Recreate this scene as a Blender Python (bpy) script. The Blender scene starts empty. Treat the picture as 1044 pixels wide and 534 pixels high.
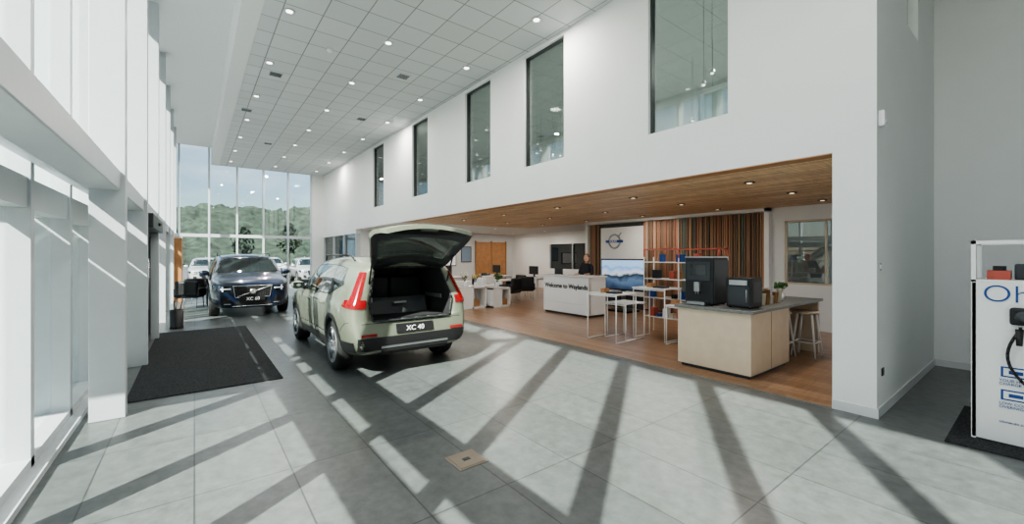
import bpy, bmesh, math, random
from mathutils import Vector, Matrix
from mathutils.bvhtree import BVHTree
random.seed(4)
scene=bpy.context.scene
COL=scene.collection
R=math.radians
# ------------------------------------------------------------ materials
def new_mat(name):
    m=bpy.data.materials.new(name); m.use_nodes=True
    nt=m.node_tree; b=nt.nodes['Principled BSDF']; return m,nt,b
def mat(name,col,rough=.5,metal=0,var=.06,scale=8,bump=0,emit=0,coat=0,bscale=None,spec=.5):
    m,nt,b=new_mat(name)
    b.inputs['Roughness'].default_value=rough; b.inputs['Metallic'].default_value=metal
    b.inputs['Specular IOR Level'].default_value=spec
    b.inputs['Coat Weight'].default_value=coat; b.inputs['Coat Roughness'].default_value=.03
    g=nt.nodes.new('ShaderNodeTexCoord'); n=nt.nodes.new('ShaderNodeTexNoise')
    n.inputs['Scale'].default_value=scale; n.inputs['Detail'].default_value=4
    nt.links.new(g.outputs['Object'],n.inputs['Vector'])
    r=nt.nodes.new('ShaderNodeValToRGB')
    r.color_ramp.elements[0].position=.3; r.color_ramp.elements[1].position=.7
    c=Vector(col)
    r.color_ramp.elements[0].color=(*[max(0,x*(1-var)) for x in c],1)
    r.color_ramp.elements[1].color=(*[min(1,x*(1+var)) for x in c],1)
    nt.links.new(n.outputs['Fac'],r.inputs['Fac']); nt.links.new(r.outputs['Color'],b.inputs['Base Color'])
    if emit:
        nt.links.new(r.outputs['Color'],b.inputs['Emission Color']); b.inputs['Emission Strength'].default_value=emit
    if bump:
        n2=nt.nodes.new('ShaderNodeTexNoise'); n2.inputs['Scale'].default_value=bscale or scale*6
        nt.links.new(g.outputs['Object'],n2.inputs['Vector'])
        bp=nt.nodes.new('ShaderNodeBump'); bp.inputs['Strength'].default_value=bump; bp.inputs['Distance'].default_value=.02
        nt.links.new(n2.outputs['Fac'],bp.inputs['Height']); nt.links.new(bp.outputs['Normal'],b.inputs['Normal'])
    return m
def brick_mat(name,c1,c2,mortar,w,h,ms,rot=0,off=0,rough=.4,noise=.0,nscale=3,stretch=(1,1,1),bumpd=.2,spec=.5,metal=0,vertical=None):
    m,nt,b=new_mat(name)
    geo=nt.nodes.new('ShaderNodeNewGeometry')
    mp=nt.nodes.new('ShaderNodeMapping'); mp.inputs['Rotation'].default_value=(0,0,rot)
    nt.links.new(geo.outputs['Position'],mp.inputs['Vector'])
    br=nt.nodes.new('ShaderNodeTexBrick'); br.offset=off; br.squash=1
    br.inputs['Scale'].default_value=1; br.inputs['Brick Width'].default_value=w; br.inputs['Row Height'].default_value=h
    br.inputs['Mortar Size'].default_value=ms; br.inputs['Mortar Smooth'].default_value=.1; br.inputs['Bias'].default_value=0
    br.inputs['Color1'].default_value=(*c1,1); br.inputs['Color2'].default_value=(*c2,1); br.inputs['Mortar'].default_value=(*mortar,1)
    nt.links.new(mp.outputs['Vector'],br.inputs['Vector'])
    out=br.outputs['Color']
    if noise:
        mp2=nt.nodes.new('ShaderNodeMapping'); mp2.inputs['Rotation'].default_value=(0,0,rot); mp2.inputs['Scale'].default_value=stretch
        nt.links.new(geo.outputs['Position'],mp2.inputs['Vector'])
        n=nt.nodes.new('ShaderNodeTexNoise'); n.inputs['Scale'].default_value=nscale; n.inputs['Detail'].default_value=8; n.inputs['Roughness'].default_value=.65
        nt.links.new(mp2.outputs['Vector'],n.inputs['Vector'])
        mr=nt.nodes.new('ShaderNodeMapRange'); mr.inputs['From Min'].default_value=.3; mr.inputs['From Max'].default_value=.7
        mr.inputs['To Min'].default_value=1-noise; mr.inputs['To Max'].default_value=1+noise
        nt.links.new(n.outputs['Fac'],mr.inputs['Value'])
        vm=nt.nodes.new('ShaderNodeVectorMath'); vm.operation='SCALE'
        nt.links.new(out,vm.inputs[0]); nt.links.new(mr.outputs['Result'],vm.inputs['Scale']); out=vm.outputs['Vector']
    nt.links.new(out,b.inputs['Base Color'])
    b.inputs['Roughness'].default_value=rough; b.inputs['Specular IOR Level'].default_value=spec; b.inputs['Metallic'].default_value=metal
    bp=nt.nodes.new('ShaderNodeBump'); bp.inputs['Strength'].default_value=bumpd; bp.inputs['Distance'].default_value=.004; bp.invert=True
    nt.links.new(br.outputs['Fac'],bp.inputs['Height']); nt.links.new(bp.outputs['Normal'],b.inputs['Normal'])
    return m
def glass_mat(name,tint=(.95,.98,.97),refl=.06,rough=.0):
    m=bpy.data.materials.new(name); m.use_nodes=True; nt=m.node_tree
    for n in list(nt.nodes): nt.nodes.remove(n)
    o=nt.nodes.new('ShaderNodeOutputMaterial'); mx=nt.nodes.new('ShaderNodeMixShader')
    t=nt.nodes.new('ShaderNodeBsdfTransparent'); t.inputs[0].default_value=(*tint,1)
    g=nt.nodes.new('ShaderNodeBsdfGlossy'); g.inputs['Roughness'].default_value=rough
    lw=nt.nodes.new('ShaderNodeLayerWeight'); lw.inputs['Blend'].default_value=.25
    mr=nt.nodes.new('ShaderNodeMapRange'); mr.inputs['To Min'].default_value=refl; mr.inputs['To Max'].default_value=min(.7,refl*5)
    nt.links.new(lw.outputs['Fresnel'],mr.inputs['Value']); nt.links.new(mr.outputs['Result'],mx.inputs[0])
    nt.links.new(t.outputs[0],mx.inputs[1]); nt.links.new(g.outputs[0],mx.inputs[2]); nt.links.new(mx.outputs[0],o.inputs[0])
    return m
M={}
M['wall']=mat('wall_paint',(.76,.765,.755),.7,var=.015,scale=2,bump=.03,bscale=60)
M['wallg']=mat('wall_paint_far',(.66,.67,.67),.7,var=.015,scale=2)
M['white']=mat('white_lacquer',(.80,.80,.79),.35,var=.01)
M['frame']=mat('white_aluminium',(.52,.55,.57),.4,var=.02)
M['skirt']=mat('skirting_white',(.65,.65,.65),.4,var=.02)
M['tile']=brick_mat('grey_floor_tile',(.100,.110,.109),(.124,.133,.131),(.050,.055,.055),1.2,.6,.006,rot=R(90),off=0,rough=.34,noise=.26,nscale=9,bumpd=.15)
M['wood']=brick_mat('oak_plank_floor',(.32,.195,.115),(.215,.122,.068),(.09,.05,.025),1.4,.13,.002,rot=R(90),off=.37,rough=.28,noise=.25,nscale=4,stretch=(.6,9,1),bumpd=.15)
M['wceil']=brick_mat('wood_strip_ceiling',(.80,.60,.38),(.55,.36,.21),(.24,.14,.07),1.1,.075,.003,rot=R(90),off=.43,rough=.5,noise=.28,nscale=4,stretch=(.5,8,1),bumpd=.3)
M['ceil']=brick_mat('ceiling_tile',(.62,.635,.635),(.58,.595,.595),(.26,.27,.27),.6,.6,.010,off=0,rough=.8,noise=.03,nscale=30,bumpd=.3)
M['plain']=mat('plaster_white',(.72,.73,.73),.8,var=.01)
M['mat']=mat('entrance_carpet',(.050,.052,.054),.95,var=.5,scale=60,bump=.6,bscale=200,spec=.1)
M['black']=mat('black_plastic',(.012,.012,.013),.45,var=.1)
M['rubber']=mat('tyre_rubber',(.014,.014,.014),.75,var=.1)
M['dark']=mat('dark_grey_metal',(.05,.055,.06),.4,metal=.3)
M['green']=mat('sage_metallic_paint',(.20,.218,.165),.35,metal=.4,var=.03,coat=.8)
M['blue']=mat('denim_blue_paint',(.010,.020,.05),.28,metal=.4,var=.05,coat=1)
M['silver']=mat('silver_paint',(.5,.51,.52),.3,metal=.5,coat=1)
M['redp']=mat('red_paint',(.25,.02,.02),.3,coat=1)
M['whitep']=mat('white_paint',(.6,.6,.6),.3,coat=1)
M['chrome']=mat('chrome_trim',(.75,.76,.77),.15,metal=1,var=.02)
M['rimd']=mat('alloy_rim',(.30,.31,.32),.3,metal=.8,var=.03)
M['cglass']=mat('privacy_glass',(.012,.017,.018),.04,var=.05,coat=1)
M['tglass']=glass_mat('tailgate_tinted_glass',(.34,.40,.38),.12)
M['red']=mat('tail_lamp_red',(.20,.003,.005),.15,var=.1,emit=.02,coat=1)
M['lamp']=mat('head_lamp_lens',(.75,.8,.85),.1,var=.05,emit=.4,coat=1)
M['glass']=glass_mat('clear_glazing',(.90,.95,.945),.05)
M['mglass']=glass_mat('mezzanine_glass',(.66,.71,.69),.12)
M['clad']=mat('car_interior',(.02,.02,.021),.8,var=.2,scale=20)
M['lightwood']=mat('pale_ash_veneer',(.60,.49,.37),.45,var=.05,scale=6)
M['stone']=mat('grey_worktop',(.16,.165,.16),.35,var=.15,scale=30)
M['steel']=mat('brushed_steel',(.45,.46,.47),.3,metal=.9)
M['orangewood']=mat('orange_wood_panel',(.42,.21,.09),.45,var=.15,scale=5)
M['redframe']=mat('red_frame',(.45,.09,.06),.4)
M['leaf']=mat('leaf_green',(.04,.11,.025),.6,var=.4,scale=10)
M['leafy']=mat('dried_flower_yellow',(.55,.38,.12),.7,var=.3,scale=20)
M['petal']=mat('white_petal',(.8,.78,.7),.6)
M['brass']=mat('floor_box_brass',(.24,.20,.155),.5,metal=.2)
M['skin']=mat('skin',(.58,.34,.24),.5,var=.04)
M['hair']=mat('auburn_hair',(.16,.06,.025),.6,var=.3,scale=40)
M['cloth']=mat('dark_shirt',(.03,.03,.04),.85,var=.2,scale=30)
M['trouser']=mat('trousers',(.02,.022,.03),.85,var=.2,scale=30)
M['txtblue']=mat('blue_print',(.010,.06,.26),.5)
M['txtblack']=mat('black_print',(.01,.01,.012),.5)
M['txtwhite']=mat('white_print',(.8,.8,.8),.5,emit=.3)
M['asphalt']=mat('asphalt',(.10,.10,.105),.9,var=.2,scale=2)
M['pave']=mat('concrete_paving',(.26,.27,.26),.9,var=.08,scale=1)
M['hill']=mat('hillside_trees',(.020,.034,.022),.95,var=.8,scale=.8,bump=1,bscale=3)
M['bark']=mat('bark',(.08,.05,.03),.9)
M['bldg']=mat('clad_building',(.22,.30,.40),.6,var=.05)
M['mez']=mat('mezzanine_grey',(.45,.48,.47),.8,var=.05)
M['emit']=mat('downlight_lens',(1,.96,.88),.5,var=.01,emit=4)
M['emw']=mat('warm_downlight_lens',(1,.85,.6),.5,var=.01,emit=1.5)
M['kraft']=mat('kraft_brown',(.35,.18,.08),.7)
M['cream']=mat('cream_ceramic',(.75,.70,.6),.4)
# screen / slats
def screen_mat():
    m,nt,b=new_mat('display_screen_image')
    tc=nt.nodes.new('ShaderNodeTexCoord'); sp=nt.nodes.new('ShaderNodeSeparateXYZ'); nt.links.new(tc.outputs['Generated'],sp.inputs[0])
    n=nt.nodes.new('ShaderNodeTexNoise'); n.inputs['Scale'].default_value=3; nt.links.new(tc.outputs['Generated'],n.inputs['Vector'])
    ma=nt.nodes.new('ShaderNodeMath'); ma.operation='MULTIPLY_ADD'; ma.inputs[1].default_value=.45
    nt.links.new(n.outputs['Fac'],ma.inputs[0]); nt.links.new(sp.outputs['Z'],ma.inputs[2])
    r=nt.nodes.new('ShaderNodeValToRGB'); e=r.color_ramp.elements
    e[0].position=.25; e[0].color=(.03,.05,.09,1); e[1].position=1.2; e[1].color=(.35,.55,.8,1)
    for p,c in ((.55,(.10,.16,.26,1)),(.68,(.02,.03,.04,1)),(.78,(.55,.62,.7,1)),(.95,(.2,.38,.7,1))):
        x=e.new(p); x.color=c
    nt.links.new(ma.outputs[0],r.inputs['Fac']); nt.links.new(r.outputs['Color'],b.inputs['Base Color'])
    nt.links.new(r.outputs['Color'],b.inputs['Emission Color']); b.inputs['Emission Strength'].default_value=.9
    b.inputs['Roughness'].default_value=.2
    return m
M['screen']=screen_mat()
def slat_mat():
    m,nt,b=new_mat('coloured_slats')
    g=nt.nodes.new('ShaderNodeNewGeometry'); r=nt.nodes.new('ShaderNodeValToRGB'); r.color_ramp.interpolation='CONSTANT'
    e=r.color_ramp.elements; e[0].color=(.24,.14,.09,1); e[1].position=.22; e[1].color=(.38,.22,.13,1)
    for p,c in ((.4,(.14,.10,.07,1)),(.55,(.50,.42,.32,1)),(.68,(.28,.16,.10,1)),(.8,(.12,.17,.15,1)),(.9,(.40,.18,.11,1))):
        x=e.new(p); x.color=c
    nt.links.new(g.outputs['Random Per Island'],r.inputs['Fac']); nt.links.new(r.outputs['Color'],b.inputs['Base Color'])
    b.inputs['Roughness'].default_value=.6
    return m
M['slat']=slat_mat()
# ------------------------------------------------------------ mesh builder
class MB:
    def __init__(s,name): s.bm=bmesh.new(); s.mats=[]; s.name=name; s.M=Matrix.Identity(4)
    def mi(s,m):
        if m not in s.mats: s.mats.append(m)
        return s.mats.index(m)
    def v(s,p): return s.bm.verts.new(s.M@Vector(p))
    def f(s,vs,mt,smooth=False):
        try: fc=s.bm.faces.new(vs)
        except ValueError: return None
        fc.material_index=s.mi(mt); fc.smooth=smooth; return fc
    def box(s,x0,x1,y0,y1,z0,z1,mt,bev=0):
        vs=[s.v(p) for p in ((x0,y0,z0),(x1,y0,z0),(x1,y1,z0),(x0,y1,z0),(x0,y0,z1),(x1,y0,z1),(x1,y1,z1),(x0,y1,z1))]
        fs=[s.f([vs[i] for i in q],mt) for q in ((3,2,1,0),(4,5,6,7),(0,1,5,4),(1,2,6,5),(2,3,7,6),(3,0,4,7))]
        if bev:
            es=list({e for fc in fs for e in fc.edges})
            r=bmesh.ops.bevel(s.bm,geom=es,offset=bev,segments=3,profile=.5,affect='EDGES')
            for fc in r['faces']: fc.material_index=s.mi(mt)
        return s
    def cyl(s,p0,p1,r0,mt,r1=None,seg=14,caps=True):
        r1=r0 if r1 is None else r1
        p0=Vector(p0);p1=Vector(p1);d=(p1-p0)
        q=d.to_track_quat('Z','Y').to_matrix()
        a=[];b=[]
        for i in range(seg):
            t=2*math.pi*i/seg; o=q@Vector((math.cos(t),math.sin(t),0))
            a.append(s.v(p0+o*r0)); b.append(s.v(p1+o*r1))
        for i in range(seg):
            j=(i+1)%seg; s.f([a[i],a[j],b[j],b[i]],mt,True)
        if caps: s.f(a[::-1],mt); s.f(b,mt)
        return s
    def path(s,pts,r,mt,seg=8):
        for i in range(len(pts)-1): s.cyl(pts[i],pts[i+1],r,mt,seg=seg)
        for p in pts[1:-1]: s.sph(p,(r,r,r),mt,8,5)
        return s
    def lathe(s,prof,c,mt,seg=24,axis='Z',caps=True):
        c=Vector(c); rings=[]
        for r,z in prof:
            ring=[]
            for i in range(seg):
                t=2*math.pi*i/seg
                o=Vector((r*math.cos(t),r*math.sin(t),z))
                if axis=='X': o=Vector((z,r*math.cos(t),r*math.sin(t)))
                if axis=='Y': o=Vector((r*math.sin(t),z,r*math.cos(t)))
                ring.append(s.v(c+o))
            rings.append(ring)
        for a,b in zip(rings,rings[1:]):
            for i in range(seg):
                j=(i+1)%seg; s.f([a[i],a[j],b[j],b[i]],mt,True)
        if caps: s.f(rings[0][::-1],mt); s.f(rings[-1],mt)
        return s
    def sph(s,c,rad,mt,u=16,v=10):
        c=Vector(c); 
        top=s.v(c+Vector((0,0,rad[2]))); bot=s.v(c-Vector((0,0,rad[2]))); rings=[]
        for k in range(1,v):
            a=math.pi*k/v
            rings.append([s.v(c+Vector((rad[0]*math.sin(a)*math.cos(2*math.pi*i/u),rad[1]*math.sin(a)*math.sin(2*math.pi*i/u),rad[2]*math.cos(a)))) for i in range(u)])
        for i in range(u):
            j=(i+1)%u
            s.f([top,rings[0][i],rings[0][j]],mt,True); s.f([bot,rings[-1][j],rings[-1][i]],mt,True)
            for a,b in zip(rings,rings[1:]): s.f([a[i],b[i],b[j],a[j]],mt,True)
        return s
    def grid(s,pts,mt,smooth=True):
        vv=[[s.v(p) for p in row] for row in pts]
        for i in range(len(vv)-1):
            for j in range(len(vv[0])-1):
                s.f([vv[i][j],vv[i+1][j],vv[i+1][j+1],vv[i][j+1]],mt,smooth)
        return vv
    def build(s,parent=None,origin=True,recalc=True):
        if recalc: bmesh.ops.recalc_face_normals(s.bm,faces=s.bm.faces)
        me=bpy.data.meshes.new(s.name); off=Vector((0,0,0))
        if origin and parent is None and len(s.bm.verts):
            xs=[v.co for v in s.bm.verts]
            off=Vector(((min(v.x for v in xs)+max(v.x for v in xs))/2,(min(v.y for v in xs)+max(v.y for v in xs))/2,min(v.z for v in xs)))
            bmesh.ops.translate(s.bm,verts=s.bm.verts,vec=-off)
        s.bm.to_mesh(me); s.bm.free()
        for m in s.mats: me.materials.append(m)
        o=bpy.data.objects.new(s.name,me); COL.objects.link(o); o.location=off
        if parent: o.parent=parent
        return o
def empty(name,loc=(0,0,0),rz=0):
    e=bpy.data.objects.new(name,None); COL.objects.link(e); e.location=loc; e.rotation_euler=(0,0,rz); e.empty_display_size=.2; return e
def text(name,body,size,loc,rot,mt,parent=None,ext=.002,align='LEFT',bold=0):
    cu=bpy.data.curves.new(name,'FONT'); cu.body=body; cu.size=size; cu.extrude=ext; cu.align_x=align; cu.offset=bold
    cu.materials.append(mt); o=bpy.data.objects.new(name,cu); COL.objects.link(o); o.location=loc; o.rotation_euler=rot
    if parent:
        o.parent=parent
        if parent.type=='MESH': o.location=Vector(loc)-parent.location
    return o
def sbox(name,*a,**k):
    m=MB(name); m.box(*a,**k); return m.build()
# ------------------------------------------------------------ camera
H=1.66
cam=bpy.data.cameras.new('camera'); co=bpy.data.objects.new('camera',cam); COL.objects.link(co)
cam.sensor_width=36; cam.lens=36*422/1044; cam.shift_y=-7/1044; cam.clip_start=.05; cam.clip_end=600
co.location=(0,0,H); co.rotation_euler=(R(90),0,R(-37.5)); scene.camera=co
# ------------------------------------------------------------ shell
XW=5.5; YF=23.8; ZC=5.87; ZH=2.77; YB=-6.0; XR=8.87; XB=10.8; ZT=6.65
sbox('floor',-1.35,XW,YB,YF,-.12,0,M['tile'])
m=MB('floor_hall_side'); m.box(XW,XR,YB,1.08,-.12,0,M['tile']); m.build()
m=MB('floor_timber'); m.box(XW,14.2,1.08,YF,-.12,0.0,M['wood']); m.build()
sbox('trim_floor_threshold',XW-.015,XW+.015,1.45,17.9,0,.006,M['brass'])
# ceiling
m=MB('ceiling'); m.box(.68,XW,YB,YF,ZC,ZC+.9,M['ceil']); m.build()
m=MB('ceiling_margin'); m.box(.62,.92,YB,YF,ZC-.012,ZC+.9,M['plain']); m.build()
sbox('ceiling_perimeter',-1.3,.62,YB,YF,ZT,ZT+.2,M['plain'])
sbox('ceiling_hall_side',XW,XR,YB,1.08,ZC,ZC+.2,M['plain'])
# upper wall with windows
wins=[(2.56,3.75),(5.57,6.76),(8.0,9.15),(11.29,12.4),(14.9,16.06)]
m=MB('wall_mezzanine'); zb=3.5; zt=5.80
m.box(XW,XW+.2,1.08,YF,ZH,zb,M['wall']); m.box(XW,XW+.2,1.08,YF,zt,ZC+.1,M['wall'])
ys=[1.08]+[v for w in wins for v in w]+[YF]
for i in range(0,len(ys),2): m.box(XW,XW+.2,ys[i],ys[i+1],zb,zt,M['wall'])
m.build()
for i,(a,b) in enumerate(wins):
    m=MB('window_%d'%(i+1))
    m.box(XW+.10,XW+.12,a,b,zb,zt,M['mglass'])
    t=.018
    for q in ((a,a+t,zb,zt),(b-t,b,zb,zt),(a,b,zb,zb+t),(a,b,zt-t,zt)): m.box(XW+.06,XW+.16,q[0],q[1],q[2],q[3],M['dark'])
    m.build()
# jamb / right walls
sbox('wall_jamb',XW,XW+.2,1.08,1.45,0,ZH,M['wall'])
m=MB('wall_return')
wx0,wx1=6.96,7.63
m.box(XW+.2,wx0,1.08,1.3,0,ZC,M['wall']); m.box(wx1,XR,1.08,1.3,0,ZC,M['wall']); m.box(wx0,wx1,1.08,1.3,0,4.5,M['wall']); m.box(wx0,wx1,1.08,1.3,5.7,ZC,M['wall'])
m.build()
m=MB('window_6'); m.box(wx0,wx1,1.18,1.2,4.5,5.7,M['mglass']); m.box(wx0,wx1,1.14,1.24,4.5,4.53,M['dark']); m.build()
sbox('wall_right',XR,XR+.2,YB,1.3,0,ZC,M['wall'])
sbox('wall_behind',-1.3,XR+.2,YB-.2,YB,0,ZT+.2,M['wall'])
m=MB('baseboard_right'); m.box(XR-.015,XR,YB,1.08,0,.1,M['skirt']); m.build()
m=MB('baseboard_return'); m.box(XW,XR,1.065,1.08,0,.1,M['skirt']); m.box(XW-.015,XW,1.065,1.45,0,.1,M['skirt']); m.build()
# under mezzanine
m=MB('ceiling_timber'); m.box(XW+.2,XB+.2,1.3,13.2,ZH,ZH+.1,M['wceil']); m.build()
m=MB('trim_header'); m.box(XW-.004,XW+.21,1.46,13.2,ZH-.012,ZH,M['orangewood']); m.build()
sbox('ceiling_rear',XW+.2,14.2,13.2,YF,ZH,ZH+.1,M['plain'])
sbox('ceiling_rear_side',XB+.2,14.2,1.3,13.2,ZH,ZH+.1,M['plain'])
# back wall X=10.8 with window near right
m=MB('wall_back'); a,b=2.2,3.75
m.box(XB,XB+.15,1.3,a,0,ZH,M['wall']); m.box(XB,XB+.15,b,9.75,0,ZH,M['wall']); m.box(XB,XB+.15,a,b,0,1.0,M['wall']); m.box(XB,XB+.15,a,b,2.45,ZH,M['wall'])
m.build()
m=MB('window_7'); m.box(XB+.05,XB+.06,a,b,1.0,2.45,M['mglass'])
for q in ((a,a+.04,1,2.45),(b-.04,b,1,2.45),(a,b,1,1.04),(a,b,2.41,2.45),(2.95,2.98,1,2.45)): m.box(XB+.02,XB+.1,q[0],q[1],q[2],q[3],M['lightwood'])
m.build()
m=MB('wall_back_office'); 
m.box(14,14.2,1.3,12.0,0,ZH,M['wall']); m.box(14,14.2,12.0,15.2,0,1.0,M['wall']); m.box(14,14.2,12.0,15.2,2.2,ZH,M['wall']); m.box(14,14.2,15.2,YF,0,ZH,M['wall'])
m.build()
m=MB('window_8'); m.box(14.08,14.1,12,15.2,1,2.2,M['cglass'])
for y in (12,13.6,15.15): m.box(14.0,14.15,y,y+.05,1,2.2,M['frame'])
m.build()
YR=18.2
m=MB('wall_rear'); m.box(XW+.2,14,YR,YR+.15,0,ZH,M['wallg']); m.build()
# glazed office front between Y 18.2 and 23.8
m=MB('window_9'); m.box(XW+.08,XW+.10,YR,YF,1.0,2.6,M['mglass'])
for y in (YR,20.0,21.8,YF-.06): m.box(XW,XW+.2,y,y+.06,1.0,2.6,M['frame'])
m.build()
m=MB('wall_office'); m.box(XW,XW+.2,YR,YF,0,1.0,M['wall']); m.box(XW,XW+.2,YR,YF,2.6,ZH,M['wall']); m.build()
# mezzanine interior
m=MB('mezzanine_floor'); m.box(XW+.2,10.6,1.3,YF,ZH+.12,3.1,M['mez']); m.build()
m=MB('wall_mezzanine_rear'); m.box(10.6,10.75,1.3,YF,2.9,6.3,M['mez']); m.box(XW+.2,10.6,YF,YF+.1,2.9,6.3,M['mez']); m.build()
m=MB('ceiling_mezzanine'); m.box(XW+.2,10.7,1.3,YF,6.1,6.2,M['mez']); m.build()
# pendants upstairs
m=MB('pendant_light_cluster')
for i in range(60):
    x=random.uniform(6.3,9.5); y=random.uniform(2,17); z=random.uniform(4.3,5.6)
    m.cyl((x,y,z+.04),(x,y,6.1),.004,M['black'],seg=4)
    m.lathe([(.05,-.03),(.045,0),(.02,.04),(.008,.06)],(x,y,z),M['silver'],seg=8)
    m.sph((x,y,z-.035),(.03,.03,.02),M['emit'],6,4)
m.build()
for k,y in enumerate((3.6,8.5)):
    m=MB('balustrade')
    yy=2.3 if k==0 else 5.2; zz=4.15 if k==0 else 3.9
    m.box(6.1,6.14,yy,yy+.95,3.1,zz-.05,M['glass']); m.box(6.07,6.17,yy-.02,yy+.97,zz-.05,zz,M['white'],bev=.008)
    m.box(6.07,6.17,yy+.93,yy+.97,3.1,zz,M['white']); m.box(6.07,6.6,yy-.02,yy+.03,zz-.05,zz,M['white'])
    m.build()
# ------------------------------------------------------------ far glazing
m=MB('window_far')
XL=-1.25
m.box(XL,4.95,YF+.05,YF+.065,0.05,ZT,M['glass'])
for x in (-.55,.54,1.63,2.72,3.81,4.9): m.box(x-.035,x+.035,YF-.05,YF+.15,0,ZT,M['frame'])
for z in (.0,2.5): m.box(XL,4.95,YF-.04,YF+.14,z,z+.14,M['frame'])
m.build()
sbox('wall_far',4.93,XW,YF-.06,YF+.2,0,ZC,M['wall'])
sbox('wall_far_office',XW,14.2,YF,YF+.2,0,ZH,M['wall'])
# ------------------------------------------------------------ left curtain wall
m=MB('window_curtain_wall')
m.box(-1.12,-1.105,YB,YF,.1,ZT,M['glass'])
y=5.95-1.25*9
n=0
while y<YF:
    m.box(-1.25,-.98,y,y+.085,0,ZT,M['frame'],bev=.004); y+=1.25
m.box(-1.25,-.98,YB,YF,0,.12,M['frame'])
m.box(-1.25,-.98,YB,YF,ZT-.12,ZT,M['frame'])
m.box(-1.22,-1.0,YB,YF,2.02,2.25,M['frame'])
m.box(-1.0,-.9,YB,7.9,0,.05,M['frame'])
m.build()
m=MB('steel_columns')
for y in (5.78,8.28,10.78,13.28,15.78,18.28,20.78):
    m.box(-.83,-.56,y,y+.14,0,ZT,M['frame'],bev=.006)
m.build()
m=MB('beam_transom')
m.box(-.86,-.60,YB,YF,2.32,2.52,M['frame'],bev=.01)
m.box(-.98,-.86,YB,YF,2.36,2.40,M['frame'])
m.build()
# canopy added outside the doors to block sun from the entrance mat
m=MB('sun_block_canopy')
m.box(-3.9,-1.62,4.4,11.6,2.32,2.40,M['frame']); m.box(-3.95,-3.87,4.35,11.65,2.27,2.45,M['dark'])
for y in (4.5,8.0,11.5):
    m.box(-3.9,-1.3,y-.04,y+.04,2.26,2.32,M['dark']); m.cyl((-3.8,y,-.06),(-3.8,y,2.3),.05,M['frame'])
m.build()
# entrance doors
m=MB('door_1')
for y0,y1 in ((8.44,9.6),(9.62,10.76)):
    m.box(-.72,-.705,y0,y1,.03,2.08,M['glass'])
    for q in ((y0,y0+.06,.02,2.08),(y1-.06,y1,.02,2.08),(y0,y1,.02,.12),(y0,y1,2.0,2.08)): m.box(-.74,-.68,*q,M['dark'])
    ym=y1-.12 if y0<9 else y0+.12
    m.cyl((-.65,ym,.7),(-.65,ym,1.6),.016,M['steel']); m.box(-.68,-.64,ym-.01,ym+.01,.75,.78,M['steel']); m.box(-.68,-.64,ym-.01,ym+.01,1.52,1.55,M['steel'])
m.box(-.84,-.50,8.43,10.77,2.09,2.31,M['dark'],bev=.01)
m.sph((-.49,9.6,2.2),(.03,.06,.03),M['black'])
m.build()
# timber portal
m=MB('timber_lobby'); m.box(-.95,-.36,18.8,20.7,0,2.25,M['orangewood']); m.box(-.97,-.34,18.78,20.72,2.25,2.31,M['lightwood']); m.build()
m=MB('door_2')
for y0 in (14.2,15.7): m.box(-.75,-.7,y0,y0+.06,0,2.3,M['dark'])
m.box(-.76,-.68,14.2,15.76,2.2,2.31,M['dark']); m.box(-.73,-.72,14.2,15.7,0.05,2.2,M['glass']); m.build()
# mats
sbox('entrance_mat',-.62,.95,6.3,11.5,0,.012,M['mat'])
sbox('charger_mat',5.3,6.7,-1.2,.58,0,.012,M['mat'])
m=MB('floor_box_lid'); m.box(1.62,1.88,2.76,3.02,0,.005,M['brass']); m.box(1.64,1.86,2.78,3.0,.005,.008,M['brass']); m.box(1.72,1.78,2.87,2.91,.008,.011,M['dark']); m.build()
# ------------------------------------------------------------ ceiling downlights
def dl(m,x,y,z,lens=M['emit'],ring=M['frame'],r=.075):
    m.lathe([(r+.03,0),(r+.03,-.012),(r,-.016),(r-.005,-.004)],(x,y,z),ring,seg=20)
    m.cyl((x,y,z-.018),(x,y,z-.01),r-.012,lens,seg=16)
m=MB('ceiling_downlights'); pos=[]
for x in (1.3,3.05,4.85):
    for k in range(10):
        y=.8+2.4*k
        dl(m,x,y,ZC,r=.065); pos.append((x,y))
m.build()
m=MB('ceiling_vents')
for x,y in ((1.5,11.0),(4.1,13.0),(1.2,14.2),(3.9,9.3),(2.2,18)):
    m.box(x-.14,x+.14,y-.14,y+.14,ZC-.012,ZC,M['frame']); 
    for k in range(6): m.box(x-.12,x+.12,y-.115+k*.04,y-.095+k*.04,ZC-.016,ZC-.011,M['dark'])
m.build()
m=MB('smoke_detector'); m.lathe([(.06,0),(.06,-.03),(.035,-.05),(.0,-.05)],(2.2,9.0,ZC),M['white']); m.build()
m=MB('timber_ceiling_downlights'); pos2=[]
for x in (6.7,8.4,10.0):
    for y in (2.8,4.9,7.0,9.1,11.2): dl(m,x,y,ZH,M['emw'],M['black'],.05); pos2.append((x,y))
for x in (7.0,10,12.8):
    for y in (14.2,16.6): dl(m,x,y,ZH,M['emw'],M['white'],.05); pos2.append((x,y))
m.build()
def area(name,loc,size,energy,col=(1,.96,.90)):
    l=bpy.data.lights.new(name,'AREA'); l.shape='DISK'; l.size=size; l.energy=energy; l.color=col
    o=bpy.data.objects.new(name,l); COL.objects.link(o); o.location=loc; return o
for i,(x,y) in enumerate(pos2):
    if i%3==0 or i>=15: area('downlight_lamp',(x,y,ZH-.03),.07,24,(1,.93,.83))
for i,(x,y) in enumerate(pos):
    if i%3==1: area('downlight_lamp',(x,y,ZC-.03),.11,65)
for y in (3,6,9,12,16): area('mezzanine_lamp',(8.5,y,6.0),.3,170)
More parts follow.
